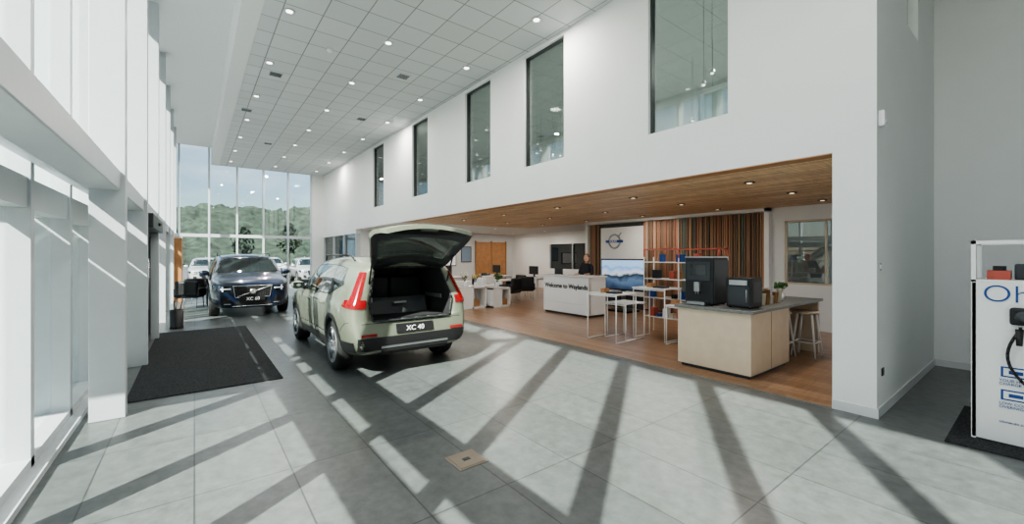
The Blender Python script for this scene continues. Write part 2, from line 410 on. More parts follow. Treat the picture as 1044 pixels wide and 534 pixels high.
# ------------------------------------------------------------ slat wall & logo
m=MB('slat_feature_wall')
y=4.15
while y<9.6:
    if not (7.45<y<9.15):
        d=random.choice((.05,.07,.09)); m.box(XB-.02-d,XB-.015,y,y+.035,.05,2.68,M['slat'])
    y+=.06
m.box(XB-.014,XB-.002,4.14,9.62,0,2.68,M['dark'])
m.build()
m=MB('trim_slat_frame'); m.box(XB-.16,XB-.002,4.02,4.12,0,ZH,M['white']); m.box(XB-.16,XB-.002,9.64,9.74,0,ZH,M['white']); m.box(XB-.16,XB-.002,4.02,9.74,2.69,ZH,M['white']); m.build()
m=MB('logo_panel'); m.box(XB-.08,XB-.02,7.48,9.12,.4,2.55,M['white'])
m.lathe([(.24,0),(.24,-.03),(.19,-.03),(.19,0)],(XB-.08,8.55,2.1),M['steel'],axis='X',seg=32,caps=False)
m.box(XB-.12,XB-.08,8.22,8.88,2.06,2.14,M['txtblue'])
m.cyl((XB-.1,8.38,2.27),(XB-.1,8.28,2.37),.02,M['steel'])
lp=m.build()
text('lettering','VOLVO',.09,(XB-.125,8.73,2.07),(R(90),0,R(-90)),M['txtwhite'],lp)
# display screen on stand
m=MB('display_screen_stand'); m.box(10.0,10.06,6.93,8.5,.62,1.55,M['black'],bev=.01)
m.box(10.06,10.1,7.65,7.78,.05,1.2,M['steel']); m.box(9.8,10.35,7.35,8.08,0,.05,M['black'])
st=m.build()
m=MB('screen_face'); m.box(9.992,9.999,6.97,8.46,.66,1.51,M['screen']); sc=m.build(); sc.parent=st; sc.location=sc.location-st.location
# ------------------------------------------------------------ reception desk
m=MB('reception_desk')
m.box(8.2,8.3,7.4,9.15,.06,1.07,M['white'],bev=.006); m.box(8.26,8.9,7.4,7.48,.06,1.07,M['white']); m.box(8.26,8.9,9.07,9.15,.06,1.07,M['white'])
m.box(8.2,8.95,7.38,9.17,1.05,1.09,M['white']); m.box(8.3,8.95,7.48,9.07,.72,.75,M['lightwood']); m.box(8.24,8.88,7.44,9.11,0,.07,M['dark'])
m.box(8.195,8.2,7.45,9.1,.33,.335,M['skirt'])
m.box(8.55,8.6,8.75,9.05,1.09,1.28,M['black'])
rd=m.build()
text('lettering','Welcome to Waylands',.178,(8.192,9.08,.74),(R(90),0,R(-90)),M['txtblack'],rd,bold=.004)
# ------------------------------------------------------------ coffee counter
m=MB('coffee_counter')
m.box(5.84,7.15,2.42,3.46,.05,.875,M['lightwood']); m.box(5.88,7.1,2.46,3.42,0,.05,M['dark'])
m.box(7.15,8.5,3.1,3.46,0,.875,M['lightwood']); m.box(8.42,8.5,2.42,3.46,0,.875,M['lightwood'])
m.box(5.80,8.55,2.38,3.5,.875,.915,M['stone'],bev=.004)
m.box(6.49,6.495,2.416,2.42,.05,.875,M['kraft'])
m.build()
m=MB('coffee_machine')
m.box(6.0,6.46,3.0,3.44,.93,1.62,M['black'],bev=.02); m.box(5.985,6.0,3.04,3.40,1.28,1.56,M['dark'],bev=.004)
m.box(5.975,5.985,3.1,3.34,1.36,1.52,M['cglass']); m.box(5.90,6.02,3.08,3.36,.93,.97,M['steel']); m.box(5.93,6.0,3.18,3.26,1.12,1.26,M['steel'],bev=.005)
for y in (3.2,3.24): m.cyl((5.95,y,1.08),(5.95,y,1.13),.008,M['steel'])
m.box(6.02,6.44,2.99,3.0,.96,1.58,M['dark']); m.box(6.0,6.46,3.0,3.44,1.62,1.64,M['steel'])
for x in (6.05,6.41):
    for y in (3.05,3.39): m.cyl((x,y,.915),(x,y,.93),.02,M['black'])
m.build()
m=MB('milk_cooler')
m.box(6.05,6.4,2.5,2.84,.93,1.34,M['black'],bev=.012); m.box(6.04,6.05,2.53,2.81,.96,1.22,M['dark']); m.box(6.03,6.04,2.55,2.79,1.24,1.31,M['steel'])
m.box(6.1,6.35,2.495,2.5,1.0,1.28,M['dark']); m.cyl((6.035,2.56,1.0),(6.035,2.56,1.18),.008,M['steel'])
for x in (6.09,6.36):
    for y in (2.54,2.8): m.cyl((x,y,.915),(x,y,.93),.015,M['black'])
m.build()
m=MB('cup_stacks')
for i in range(12):
    x=6.58+.15*(i%6); y=2.62+.2*(i//6); h=.12+.05*(i%3)
    m.lathe([(.03,0),(.042,h),(.044,h),(.0,h-.01)],(x,y,.915),M['cream'] if i%2 else M['kraft'],seg=14)
m.build()
m=MB('snack_jars')
for i in range(6):
    x=6.75+.2*i; y=3.2
    m.lathe([(.05,0),(.055,.02),(.055,.15),(.04,.18),(.04,.2),(.0,.2)],(x,y,.915),M['glass'] if i%2 else M['orangewood'],seg=16); m.cyl((x,y,1.115),(x,y,1.14),.045,M['steel'])
m.build()
def vase_flowers(name,c,h,mt,n=14,spread=.14,stem=.3):
    m=MB(name); c=Vector(c)
    m.lathe([(.04,0),(.065,.04),(.06,h*.6),(.035,h),(.03,h),(.0,h-.02)],c,M['white'],seg=16)
    for i in range(n):
        a=random.uniform(0,6.28); s=random.uniform(.2,1)*spread
        e=c+Vector((math.cos(a)*s,math.sin(a)*s,h+stem*random.uniform(.6,1)))
        m.cyl(c+Vector((0,0,h-.03)),e,.003,M['leaf'],seg=5)
        m.sph(e,(.022,.022,.035),mt,8,5)
        l=(c+Vector((0,0,h)))*.5+e*.5; w=Vector((-math.sin(a),math.cos(a),0))*.02
        m.grid([[l-w,l+w],[l+Vector((math.cos(a)*.08,math.sin(a)*.08,.05))-w*.2,l+Vector((math.cos(a)*.08,math.sin(a)*.08,.05))+w*.2]],M['leaf'])
    return m.build(recalc=False)
vase_flowers('herb_vase',(7.75,2.75,.915),.12,M['leaf'],18,.11,.15)
def stool(loc):
    m=MB('bar_stool'); x,y=loc
    m.lathe([(.0,.70),(.16,.70),(.17,.715),(.17,.735),(.15,.745),(.0,.745)],(x,y,0),M['lightwood'],seg=24)
    for sx in (-1,1):
        for sy in (-1,1):
            m.cyl((x+sx*.17,y+sy*.17,0),(x+sx*.10,y+sy*.10,.705),.014,M['white'],r1=.017,seg=10)
    for a,b in (((-1,-1),(1,-1)),((1,-1),(1,1)),((1,1),(-1,1)),((-1,1),(-1,-1))):
        m.cyl((x+a[0]*.147,y+a[1]*.147,.24),(x+b[0]*.147,y+b[1]*.147,.24),.009,M['white'],seg=8)
    return m.build()
stool((8.02,2.46)); stool((7.62,2.72))
# ------------------------------------------------------------ wire display tables
def wire_table(x0,x1,y0,y1,h,items=True):
    m=MB('wire_display_table'); r=.011; W=M['white']
    for y in (y0,y1):
        m.path([(x0,y,h),(x0,y,r),(x1,y,r),(x1,y,h)],r,W)
    m.box(x0-.02,x1+.02,y0-.02,y1+.02,h,h+.018,W)
    m.path([(x0,y0,.0+h-.02),(x0,y1,h-.02)],r,W); m.path([(x1,y0,h-.02),(x1,y1,h-.02)],r,W)
    if items:
        m.box(x0+.1,x0+.32,y0+.1,y0+.32,h+.018,h+.05,M['dark']); m.box(x0+.15,x0+.3,y0+.4,y0+.5,h+.018,h+.10,M['kraft'])
    return m.build()
wire_table(6.25,6.85,4.95,5.65,.90)
wire_table(6.6,7.2,5.0,5.5,.70,False)
wire_table(7.05,7.6,4.45,5.15,1.0)
wire_table(6.95,7.5,3.85,4.35,.72)
m=MB('merchandise_shelf_frame')
x0,x1,y0,y1=7.7,8.05,3.75,5.35
for y in (y0,4.55,y1):
    for x in (x0,x1): m.cyl((x,y,0),(x,y,1.62),.012,M['white'],seg=8)
for x in (x0,x1): m.path([(x,y0,1.62),(x,y0,1.78),(x,y1,1.78),(x,y1,1.62)],.014,M['redframe'])
for y in (y0,y1): m.cyl((x0,y,1.78),(x1,y,1.78),.014,M['redframe'],seg=8)
m.cyl((x0,4.55,1.6),(x0,4.55,1.78),.012,M['redframe']); 
for z in (.35,.75,1.15,1.5):
    m.box(x0,x1,y0,y1,z,z+.02,M['white'])
    yy=y0+.06
    while yy<y1-.2:
        w=random.uniform(.05,.14); hh=random.uniform(.06,.2)
        if random.random()<.75: m.box(x0+.05,x0+.2,yy,yy+w,z+.02,z+.02+hh,random.choice([M['black'],M['kraft'],M['white'],M['redframe'],M['txtblue'],M['lightwood']]))
        yy+=w+random.uniform(.03,.1)
m.build()
# ------------------------------------------------------------ lounge
def storage(x0,x1,y0,y1,h):
    m=MB('white_storage_bench'); t=.05; W=M['white']
    m.box(x0,x1,y0,y1,h-t,h,W); m.box(x0,x1,y0,y1,0,t,W); m.box(x0,x0+t,y0,y1,0,h,W); m.box(x1-t,x1,y0,y1,0,h,W)
    xm=(x0+x1)/2; m.box(xm-t/2,xm+t/2,y0,y1,0,h,W); m.box(x0,x1,y1-.03,y1,0,h,W)
    m.box(x0+t,xm-t/2,y0+.01,y0+.03,t,h-t,M['white']); 
    m.box(xm+.1,xm+.3,y0+.1,y0+.3,t,t+.2,M['kraft'])
    return m.build()
storage(6.35,7.35,10.9,11.4,.68); storage(7.45,8.15,10.7,11.2,.62)
vase_flowers('white_tulip_vase',(6.7,11.15,.68),.16,M['petal'],16,.16,.28); vase_flowers('yellow_tulip_vase',(7.1,11.15,.68),.14,M['leafy'],12,.12,.22); vase_flowers('foliage_vase',(7.8,10.95,.62),.16,M['leaf'],16,.16,.25)
def chair(x,y,rz,mt,name='lounge_chair'):
    m=MB(name); m.M=Matrix.Translation((x,y,0))@Matrix.Rotation(rz,4,'Z')
    m.box(-.30,.30,-.28,.28,.32,.45,mt,bev=.04); m.box(-.30,.30,.20,.34,.40,.85,mt,bev=.05)
    m.box(-.34,-.26,-.26,.30,.36,.62,mt,bev=.03); m.box(.26,.34,-.26,.30,.36,.62,mt,bev=.03)
    for sx in (-.25,.25):
        for sy in (-.23,.25): m.cyl((sx*1.1,sy*1.1,0),(sx,sy,.34),.013,M['steel'],seg=8)
    return m.build()
def sofa(x,y,rz):
    m=MB('white_sofa'); m.M=Matrix.Translation((x,y,0))@Matrix.Rotation(rz,4,'Z'); W=M['white']
    m.box(-.8,.8,-.38,.38,.08,.34,W,bev=.03)
    for sx in (-.36,.36): m.box(sx-.34,sx+.34,-.38,.22,.34,.46,W,bev=.04)
    m.box(-.8,.8,.22,.42,.08,.76,W,bev=.04); m.box(-.86,-.72,-.38,.42,.08,.60,W,bev=.03); m.box(.72,.86,-.38,.42,.08,.60,W,bev=.03)
    for sx in (-.7,.7):
        for sy in (-.3,.34): m.cyl((sx,sy,0),(sx,sy,.09),.02,M['steel'],seg=8)
    return m.build()
sofa(7.0,12.9,R(180)); sofa(6.4,14.6,R(90))
chair(8.9,11.7,R(200),M['black']); chair(9.9,12.1,R(150),M['black']); chair(9.3,13.4,R(0),M['white']); chair(8.35,12.4,R(95),M['white'])
def desk(x,y,l,name='office_desk'):
    m=MB(name); m.box(x-.4,x+.4,y-l/2,y+l/2,.72,.75,M['white'])
    for sy in (-l/2+.05,l/2-.08):
        m.box(x-.38,x-.34,y+sy,y+sy+.04,0,.72,M['frame']); m.box(x+.34,x+.38,y+sy,y+sy+.04,0,.72,M['frame']); m.box(x-.38,x+.38,y+sy,y+sy+.04,.66,.72,M['frame'])
    m.box(x+.05,x+.09,y-.28,y+.28,.86,1.2,M['black'],bev=.006); m.box(x+.09,x+.12,y-.04,y+.04,.75,.95,M['black']); m.box(x-.02,x+.2,y-.12,y+.12,.75,.765,M['black'])
    m.box(x-.25,x-.12,y-.2,y+.2,.75,.77,M['black'])
    return m.build()
desk(11.2,13.2,1.6); desk(12.4,11.4,1.5); desk(11.0,15.6,1.6); desk(8.6,15.8,1.5)
chair(10.4,13.3,R(-90),M['black'],'office_chair'); chair(10.2,15.6,R(-90),M['black'],'office_chair'); chair(7.8,15.8,R(-90),M['black'],'office_chair')
m=MB('cafe_table'); m.lathe([(0,.7),(.4,.7),(.4,.73),(0,.73)],(9.3,12.6,0),M['white'],seg=28); m.cyl((9.3,12.6,.02),(9.3,12.6,.7),.03,M['steel']); m.lathe([(.0,0),(.25,0),(.24,.02),(0,.03)],(9.3,12.6,0),M['steel']); m.build()
def plant(name,c,h=.9,n=26,pot=.16):
    m=MB(name); c=Vector(c)
    m.lathe([(pot*.7,0),(pot,pot*2),(pot*.92,pot*2),(0,pot*1.8)],c,M['white'],seg=20)
    for i in range(n):
        a=random.uniform(0,6.28); L=h*random.uniform(.5,1); lean=random.uniform(.1,.5)
        d=Vector((math.cos(a),math.sin(a),0)); w=Vector((-math.sin(a),math.cos(a),0))
        rows=[]
        for k in range(6):
            t=k/5; p=c+Vector((0,0,pot*1.8))+d*(lean*L*t*t)+Vector((0,0,L*(t-.25*t*t)))
            ww=.035*math.sin(math.pi*min(.97,t+.08)); rows.append([p-w*ww,p+w*ww])
        m.grid(rows,M['leaf'])
    return m.build(recalc=False)
plant('potted_plant',(10.4,14.4,0),.9); plant('potted_plant',(11.5,10.4,0),.9); plant('potted_plant',(6.1,17.6,0),1.1)
# wall items on rear wall
m=MB('wall_television'); m.box(9.1,10.4,YR-.07,YR-.005,1.12,1.82,M['black'],bev=.008)
m.box(9.14,10.36,YR-.078,YR-.07,1.16,1.78,M['txtwhite']); m.build()
m=MB('door_3'); m.box(11.6,13.5,YR-.05,YR-.002,0,2.35,M['orangewood']); 
for x in (11.55,12.53,13.48): m.box(x,x+.05,YR-.07,YR-.002,0,2.4,M['kraft'])
m.cyl((12.4,YR-.09,.9),(12.4,YR-.09,1.3),.012,M['steel']); m.build()
m=MB('framed_poster'); m.box(10.7,11.3,YR-.04,YR-.005,1.3,2.1,M['dark']); m.box(10.74,11.26,YR-.045,YR-.04,1.34,2.06,M['bldg']); m.build()
# black armchair & bin near far glazing
chair(-.1,16.6,R(160),M['black'])
chair(.1,18.0,R(20),M['black'])
m=MB('umbrella_stand'); m.lathe([(.12,0),(.13,.02),(.12,.04),(.13,.42),(.12,.42),(.0,.06)],(-.32,12.1,0),M['black'],seg=18)
for i in range(3):
    a=i*2.1; m.cyl((-.32,12.1,.05),(-.32+.1*math.cos(a),12.1+.1*math.sin(a),.62),.018,M['black'],r1=.01); 
m.build()
# wall devices
m=MB('wall_sensor'); m.box(5.56,5.64,1.03,1.08,2.98,3.14,M['white'],bev=.008); m.sph((5.6,1.03,3.02),(.025,.015,.025),M['frame']); m.build()
m=MB('light_switch'); m.box(5.56,5.64,1.07,1.08,1.5,1.58,M['silver'],bev=.002); m.box(5.585,5.615,1.064,1.07,1.52,1.56,M['white']); m.build()
m=MB('wall_socket'); m.box(5.68,5.76,1.07,1.08,.4,.48,M['black'],bev=.002); m.box(5.70,5.74,1.066,1.07,.42,.46,M['dark']); m.build()
# ------------------------------------------------------------ EV charger stand
m=MB('ev_charger_display')
X0=5.6; Y1=.445; Y0=-.55
m.box(X0,X0+.55,Y0,Y1,.02,1.42,M['white'],bev=.006)
for x in (X0+.015,X0+.535):
    for y in (Y0+.015,Y1-.015): m.box(x-.015,x+.015,y-.015,y+.015,.012,1.79,M['white'])
for x in (X0+.015,X0+.535): m.box(x-.015,x+.015,Y0,Y1,1.76,1.79,M['white'])
for y in (Y0+.015,Y1-.015): m.box(X0,X0+.55,y-.015,y+.015,1.76,1.79,M['white'])
m.box(X0,X0+.55,Y0,Y1,1.42,1.44,M['white'])
m.box(X0+.2,X0+.4,.05,.2,1.44,1.58,M['dark'],bev=.01); m.box(X0+.15,X0+.35,.22,.36,1.44,1.52,M['redframe']); m.box(X0+.1,X0+.3,-.2,-.05,1.44,1.62,M['bldg'])
m.box(X0+.25,X0+.32,.25,.33,1.52,1.56,M['black'])
# charger body
m.box(X0-.05,X0,.06,.22,1.06,1.21,M['black'],bev=.022)
m.lathe([(.05,0),(.05,-.02),(.035,-.03),(.0,-.03)],(X0-.05,.14,1.135),M['dark'],axis='X')
pts=[(X0-.05,.16,1.05)]
for k in range(15):
    t=k/14; pts.append((X0-.05,.16+.15*math.sin(t*3.1)-.18*t,1.03-.62*t))
for k in range(8):
    a=k/7*math.pi; pts.append((X0-.05,-.02-.09+.09*math.cos(a),.41-.1*math.sin(a)))
pts.append((X0-.05,-.2,.9))
m.path(pts,.011,M['black'])
m.M=Matrix.Translation((X0-.06,.165,.97))@Matrix.Rotation(R(12),4,'Y'); m.cyl((0,0,-.08),(0,0,.06),.018,M['black'],r1=.026); m.M=Matrix.Identity(4)
for z in (.60,.40):
    m.box(X0-.004,X0,.10,.27,z,z+.09,M['txtblue']); m.box(X0-.006,X0-.004,.115,.255,z+.012,z+.078,M['white']); m.box(X0-.008,X0-.006,.145,.225,z+.03,z+.06,M['txtblue'])
ev=m.build()
text('lettering','Ohme',.215,(X0-.004,.38,1.25),(R(90),0,R(-90)),M['txtblue'],ev,bold=-.003)
for z,t in ((.56,'YOUR HOME'),(.53,'CHARGE POINT'),(.36,'LOW COST'),(.33,'OVERNIGHT'),(.20,'ohme-ev.com')):
    text('lettering',t,.032,(X0-.004,.28,z),(R(90),0,R(-90)),M['txtblue'],ev,ext=.001)
# ------------------------------------------------------------ cars
def sect(y,wb,zb,ws,zs,w3,z3,w4,z4,w5,z5,w6,z6,w7,z7,w8,z8,z9,slope=0,dlow=0):
    P=[(0,zb),(wb*.55,zb),(wb,zb),(ws,zs),(w3,z3),(w4,z4),(w5,z5),(w6,z6),(w7,z7),(w8,z8),(0,z9)]
    out=[]
    for i,(x,z) in enumerate(P):
        yy=y+slope*max(0,z-1.0)+(dlow if i<=4 else 0)
        out.append(Vector((x,yy,z)))
    return out
STN=[
 sect(-2.13,.60,.36,.72,.40,.80,.55,.83,.80,.81,.97,.77,1.05,.62,1.46,.48,1.54,1.565,.36,-.08),
 sect(-2.06,.68,.30,.82,.36,.885,.55,.905,.80,.89,.97,.86,1.06,.695,1.495,.54,1.58,1.61,.36,-.04),
 sect(-1.80,.76,.24,.88,.31,.925,.55,.935,.80,.922,.98,.89,1.06,.73,1.52,.57,1.61,1.635,.2),
 sect(-1.35,.78,.22,.88,.30,.925,.55,.935,.80,.925,.98,.895,1.06,.745,1.53,.58,1.62,1.65),
 sect(-.85,.78,.22,.87,.30,.915,.55,.925,.80,.92,.97,.895,1.05,.755,1.535,.59,1.63,1.66),
 sect(-.2,.78,.22,.87,.30,.91,.55,.92,.80,.918,.96,.893,1.04,.755,1.53,.59,1.63,1.66),
 sect(.30,.78,.22,.87,.30,.91,.55,.922,.80,.918,.955,.893,1.03,.735,1.49,.57,1.585,1.625),
 sect(.50,.78,.22,.87,.30,.912,.55,.924,.80,.918,.952,.893,1.025,.74,1.41,.58,1.52,1.565),
 sect(1.02,.78,.22,.88,.30,.92,.55,.93,.79,.922,.945,.895,1.01,.80,1.07,.58,1.115,1.14),
 sect(1.35,.78,.22,.88,.30,.925,.55,.932,.78,.92,.925,.885,.985,.76,1.025,.5,1.065,1.085),
 sect(1.80,.74,.22,.85,.30,.90,.53,.905,.76,.885,.885,.84,.94,.70,.98,.45,1.01,1.025),
 sect(2.08,.66,.23,.77,.29,.82,.50,.83,.73,.80,.84,.76,.885,.62,.925,.40,.95,.96),
 sect(2.20,.55,.26,.66,.31,.71,.48,.72,.70,.70,.79,.66,.83,.54,.865,.35,.885,.89)]
def make_body_mesh(paint,level=2):
    bm=bmesh.new(); rings=[]
    for s in STN:
        ring=[bm.verts.new(p) for p in s]
        ring+=[bm.verts.new((-p.x,p.y,p.z)) for p in s[-2:0:-1]]
        rings.append(ring)
    n=len(rings[0])
    for a,b in zip(rings,rings[1:]):
        for i in range(n):
            j=(i+1)%n; bm.faces.new([a[i],a[j],b[j],b[i]])
    # caps with horizontal strips
    for ring,fl in ((rings[0],0),(rings[-1],1)):
        for i in range(n//2):
            l=ring[i]; l2=ring[i+1]; r=ring[-i] if i>0 else ring[0]; r2=ring[n-i-1]
            vs=[l,l2,r2,r] 
            u=[]
            for v in vs:
                if v not in u: u.append(v)
            if len(u)>=3:
                try: bm.faces.new(u)
                except ValueError: pass
    bmesh.ops.recalc_face_normals(bm,faces=bm.faces)
    for f in bm.faces: f.smooth=True
    cr=bm.edges.layers.float.get('crease_edge') or bm.edges.layers.float.new('crease_edge')
    for k,ring in enumerate(rings):
        for i in range(n):
            if k in (0,12):
                e=bm.edges.get([ring[i],ring[(i+1)%n]])
                if e: e[cr]=.55
        if k<12:
            for i in (6,n-6):
                e=bm.edges.get([ring[i],rings[k+1][i]])
                if e: e[cr]=.5
    me=bpy.data.meshes.new('b'); bm.to_mesh(me); bm.free(); me.materials.append(paint)
    o=bpy.data.objects.new('b',me); COL.objects.link(o)
    sm=o.modifiers.new('s','SUBSURF'); sm.levels=level; sm.render_levels=level
    return o
def bake(o):
    dg=bpy.context.evaluated_depsgraph_get(); dg.update()
    me=bpy.data.meshes.new_from_object(o.evaluated_get(dg)); return me
def boolcut(o,c):
    md=o.modifiers.new('c','BOOLEAN'); md.operation='DIFFERENCE'; md.object=c; md.solver='EXACT'
    try: md.material_mode='TRANSFER'
    except Exception: pass
class Patcher:
    def __init__(s,me):
        bm=bmesh.new(); bm.from_mesh(me); s.bvh=BVHTree.FromBMesh(bm); bm.free()
    def pt(s,kind,a,b,off):
        if kind=='L': o=Vector((-3,a,b)); d=Vector((1,0,0))
        elif kind=='Rt': o=Vector((3,a,b)); d=Vector((-1,0,0))
        elif kind=='F': o=Vector((a,5,b)); d=Vector((0,-1,0))
        elif kind=='B': o=Vector((a,-5,b)); d=Vector((0,1,0))
        elif kind=='T': o=Vector((a,b,5)); d=Vector((0,0,-1))
        l,n,i,_=s.bvh.ray_cast(o,d)
        if l is None:
            l,n,i,_=s.bvh.find_nearest(o+d*(2.1 if kind in('L','Rt') else 2.9))
        if n.dot(d)>0: n=-n
        return l+n*off
    def quad(s,m,kind,c,mt,off=.004,nu=10,nv=6):
        # c: 4 corners (a,b) order bl,br,tr,tl
        rows=[]
        for i in range(nv+1):
            v=i/nv; row=[]
            for j in range(nu+1):
                u=j/nu
                a=(c[0][0]*(1-u)+c[1][0]*u)*(1-v)+(c[3][0]*(1-u)+c[2][0]*u)*v
                b=(c[0][1]*(1-u)+c[1][1]*u)*(1-v)+(c[3][1]*(1-u)+c[2][1]*u)*v
                row.append(s.pt(kind,a,b,off))
            rows.append(row)
        m.grid(rows,mt)
    def arc(s,m,kind,cy,cz,r0,r1,mt,a0,a1,off=.008,n=24):
        rows=[[],[],[]]
        for i in range(n+1):
            a=a0+(a1-a0)*i/n
            for k,r in enumerate((r0,(r0+r1)/2,r1)):
                rows[k].append(s.pt(kind,cy+r*math.cos(a),cz+r*math.sin(a),off))
        m.grid(rows,mt)
    def line(s,m,kind,pts,r,mt,n=8,off=.0):
        out=[]
        for a,b in zip(pts,pts[1:]):
            for i in range(n): t=i/n; out.append(s.pt(kind,a[0]*(1-t)+b[0]*t,a[1]*(1-t)+b[1]*t,off))
        out.append(s.pt(kind,*pts[-1],off))
        m.path(out,r,mt,seg=6)
def wheel(m,x,y,side,r=.36,rim=M['rimd']):
    # side: +1 outward +x
    prof=[(.235,-.11),(.30,-.115),(.345,-.10),(r,-.07),(r,.07),(.345,.10),(.30,.115),(.245,.11)]
    m.lathe(prof,(x,y,r),M['rubber'],seg=40,axis='X',caps=False)
    c=x+side*.09
    m.lathe([(.262,.0),(.258,.028*side),(.24,.03*side),(.228,-.06*side),(.225,-.12*side)],(c,y,r),rim,seg=40,axis='X',caps=False)
    m.lathe([(.0,-.055*side),(.232,-.055*side)],(c,y,r),M['black'],seg=24,axis='X',caps=False)
    m.lathe([(.15,-.045*side),(.0,-.045*side)],(c,y,r),M['steel'],seg=24,axis='X',caps=False)
    m.lathe([(.06,-.05*side),(.055,.012*side),(.0,.016*side)],(c,y,r),rim,seg=20,axis='X',caps=False)
    for k in range(5):
        for da in (-.15,.15):
            a=k*2*math.pi/5+math.pi/2; a2=a+da
            p0=Vector((c-side*.005,y+.04*math.cos(a),r+.04*math.sin(a))); p1=Vector((c+side*.012,y+.238*math.cos(a2),r+.238*math.sin(a2)))
            m.cyl(p0,p1,.021,rim,r1=.015,seg=6)
def car(name,loc,rz,paint,opened=False,detail=True,scale=1,plate=None,lvl=2,badge=None):
    root=empty(name,loc,rz); root.scale=(scale,)*3
    b=make_body_mesh(paint,lvl)
    base=bake(b); P=Patcher(base)
    cutters=[]
    for y in (-1.35,1.35):
        for s in (-1,1):
            m=MB('cut'); m.cyl((s*.58,y,.36),(s*1.2,y,.36),.405,M['black'],seg=40); c=m.build(origin=False,parent=None); cutters.append(c); boolcut(b,c)
    if opened:
        m=MB('cut'); 
        y0,y1=-2.8,-1.05
        vs=[m.v(p) for p in ((-.58,y0,.76),(.58,y0,.76),(.63,y0,1.0),(.50,y0,1.48),(-.50,y0,1.48),(-.63,y0,1.0))]
        ws=[m.v(p) for p in ((-.56,y1,.76),(.56,y1,.76),(.60,y1,1.0),(.50,y1,1.48),(-.50,y1,1.48),(-.60,y1,1.0))]
        m.f(vs[::-1],M['clad']); m.f(ws,M['clad'])
        for i in range(6): j=(i+1)%6; m.f([vs[i],vs[j],ws[j],ws[i]],M['clad'])
        c=m.build(origin=False); cutters.append(c); boolcut(b,c)
    me=bake(b)
    body=bpy.data.objects.new('body',me); COL.objects.link(body); body.parent=root
    bpy.data.objects.remove(b)
    for c in cutters: bpy.data.objects.remove(c)
    m=MB('glazing')
    for k in ('L','Rt'):
        P.quad(m,k,[(.80,1.055),(-.17,1.065),(-.17,1.49),(.34,1.46)],M['cglass'])
        P.quad(m,k,[(-.19,1.065),(-1.08,1.10),(-1.02,1.495),(-.19,1.49)],M['cglass'])
        P.quad(m,k,[(-1.10,1.10),(-1.62,1.26),(-1.52,1.46),(-1.04,1.495)],M['cglass'])
    P.quad(m,'F',[(-.76,1.13),(.76,1.13),(.60,1.53),(-.60,1.53)],M['cglass'],nu=16)
    if not opened: P.quad(m,'B',[(-.66,1.12),(.66,1.12),(.50,1.48),(-.50,1.48)],M['cglass'])
    m.build(parent=root,recalc=False)
    m=MB('cladding')
    for k in ('L','Rt'):
        for y in (-1.35,1.35): P.arc(m,k,y,.36,.40,.465,M['black'],R(-12),R(192),.010)
        P.quad(m,k,[(-.92,.27),(.92,.27),(.90,.42),(-.90,.42)],M['black'],.012)
        P.quad(m,k,[(-1.78,.34),(-2.08,.36),(-2.12,.50),(-1.80,.50)],M['black'],.010)
        P.quad(m,k,[(1.80,.30),(2.10,.30),(2.12,.42),(1.80,.42)],M['black'],.010)
        if detail:
            P.line(m,k,[(.92,.45),(.92,.98),(.80,1.05)],.004,M['black'])
            P.line(m,k,[(-.20,.42),(-.20,1.49)],.005,M['black'])
            P.line(m,k,[(-1.06,1.1),(-1.02,.95),(-.90,.60),(-.90,.42)],.004,M['black'])
            P.line(m,k,[(.85,1.045),(-1.1,1.085),(-1.64,1.25)],.008,M['black'])
            P.line(m,k,[(.80,1.05),(.34,1.48),(-.3,1.51),(-1.1,1.505),(-1.54,1.465)],.006,M['black'])
            for yy in (.05,-.82): P.line(m,k,[(yy+.1,.93),(yy-.12,.93)],.014,paint,n=3,off=.018)
            P.line(m,k,[(.85,.50),(-.85,.50)],.008,M['black'])
            P.line(m,k,[(-1.78,.62),(-1.95,.74),(-2.06,.76)],.004,M['black'])
    m.build(parent=root,recalc=False)
    m=MB('wheels')
    for y in (-1.35,1.35):
        for s in (-1,1): wheel(m,s*.80,y,s)
    m.build(parent=root,recalc=False)
    m=MB('mirrors_and_rails')
    for s in (-1,1):
        m.box(s*.90-.02,s*.90+.02,.62,.70,1.04,1.10,M['black'],bev=.006)
        m.M=Matrix.Translation((s*1.0,.64,1.12)); m.sph((0,0,0),(.12,.07,.075),paint); m.M=Matrix.Identity(4)
        m.box(s*1.0-.09,s*1.0+.09,.575,.59,1.07,1.17,M['cglass'],bev=.004)
        zr=1.66
        m.path([(s*.63,.15,1.58),(s*.63,.08,zr),(s*.63,-1.3,zr),(s*.63,-1.5,1.58)],.013,M['black'])
    m.sph((0,-1.55,1.66),(.03,.10,.04),paint)
    m.build(parent=root)
    # rear
    m=MB('rear_fittings')
    for s,k in ((-1,'L'),(1,'Rt')):
        P.quad(m,k,[(-2.10,.94),(-1.86,.97),(-1.90,1.05),(-2.09,1.06)],M['red'],.012)
        P.quad(m,'B',[(s*.86,.94),(s*.68,.94),(s*.67,1.05),(s*.855,1.05)],M['red'],.013)
        P.quad(m,'B',[(s*.855,1.05),(s*.745,1.05),(s*.615,1.42),(s*.69,1.42)],M['red'],.013)
        P.quad(m,'B',[(s*.76,.565),(s*.55,.565),(s*.55,.60),(s*.76,.60)],M['red'],.016)
    P.quad(m,'B',[(-.78,.38),(.78,.38),(.80,.55),(-.80,.55)],M['black'],.014,nu=16)
    P.quad(m,'B',[(-.28,.575),(.28,.575),(.28,.70),(-.28,.70)],M['black'],.018)
    P.quad(m,'B',[(-.5,.30),(.5,.30),(.5,.38),(-.5,.38)],M['clad'],.02)
    P.quad(m,'B',[(-.50,.40),(.50,.40),(.50,.43),(-.50,.43)],M['steel'],.022)
    P.line(m,'B',[(-.86,.735),(.86,.735)],.004,M['black'],n=14)
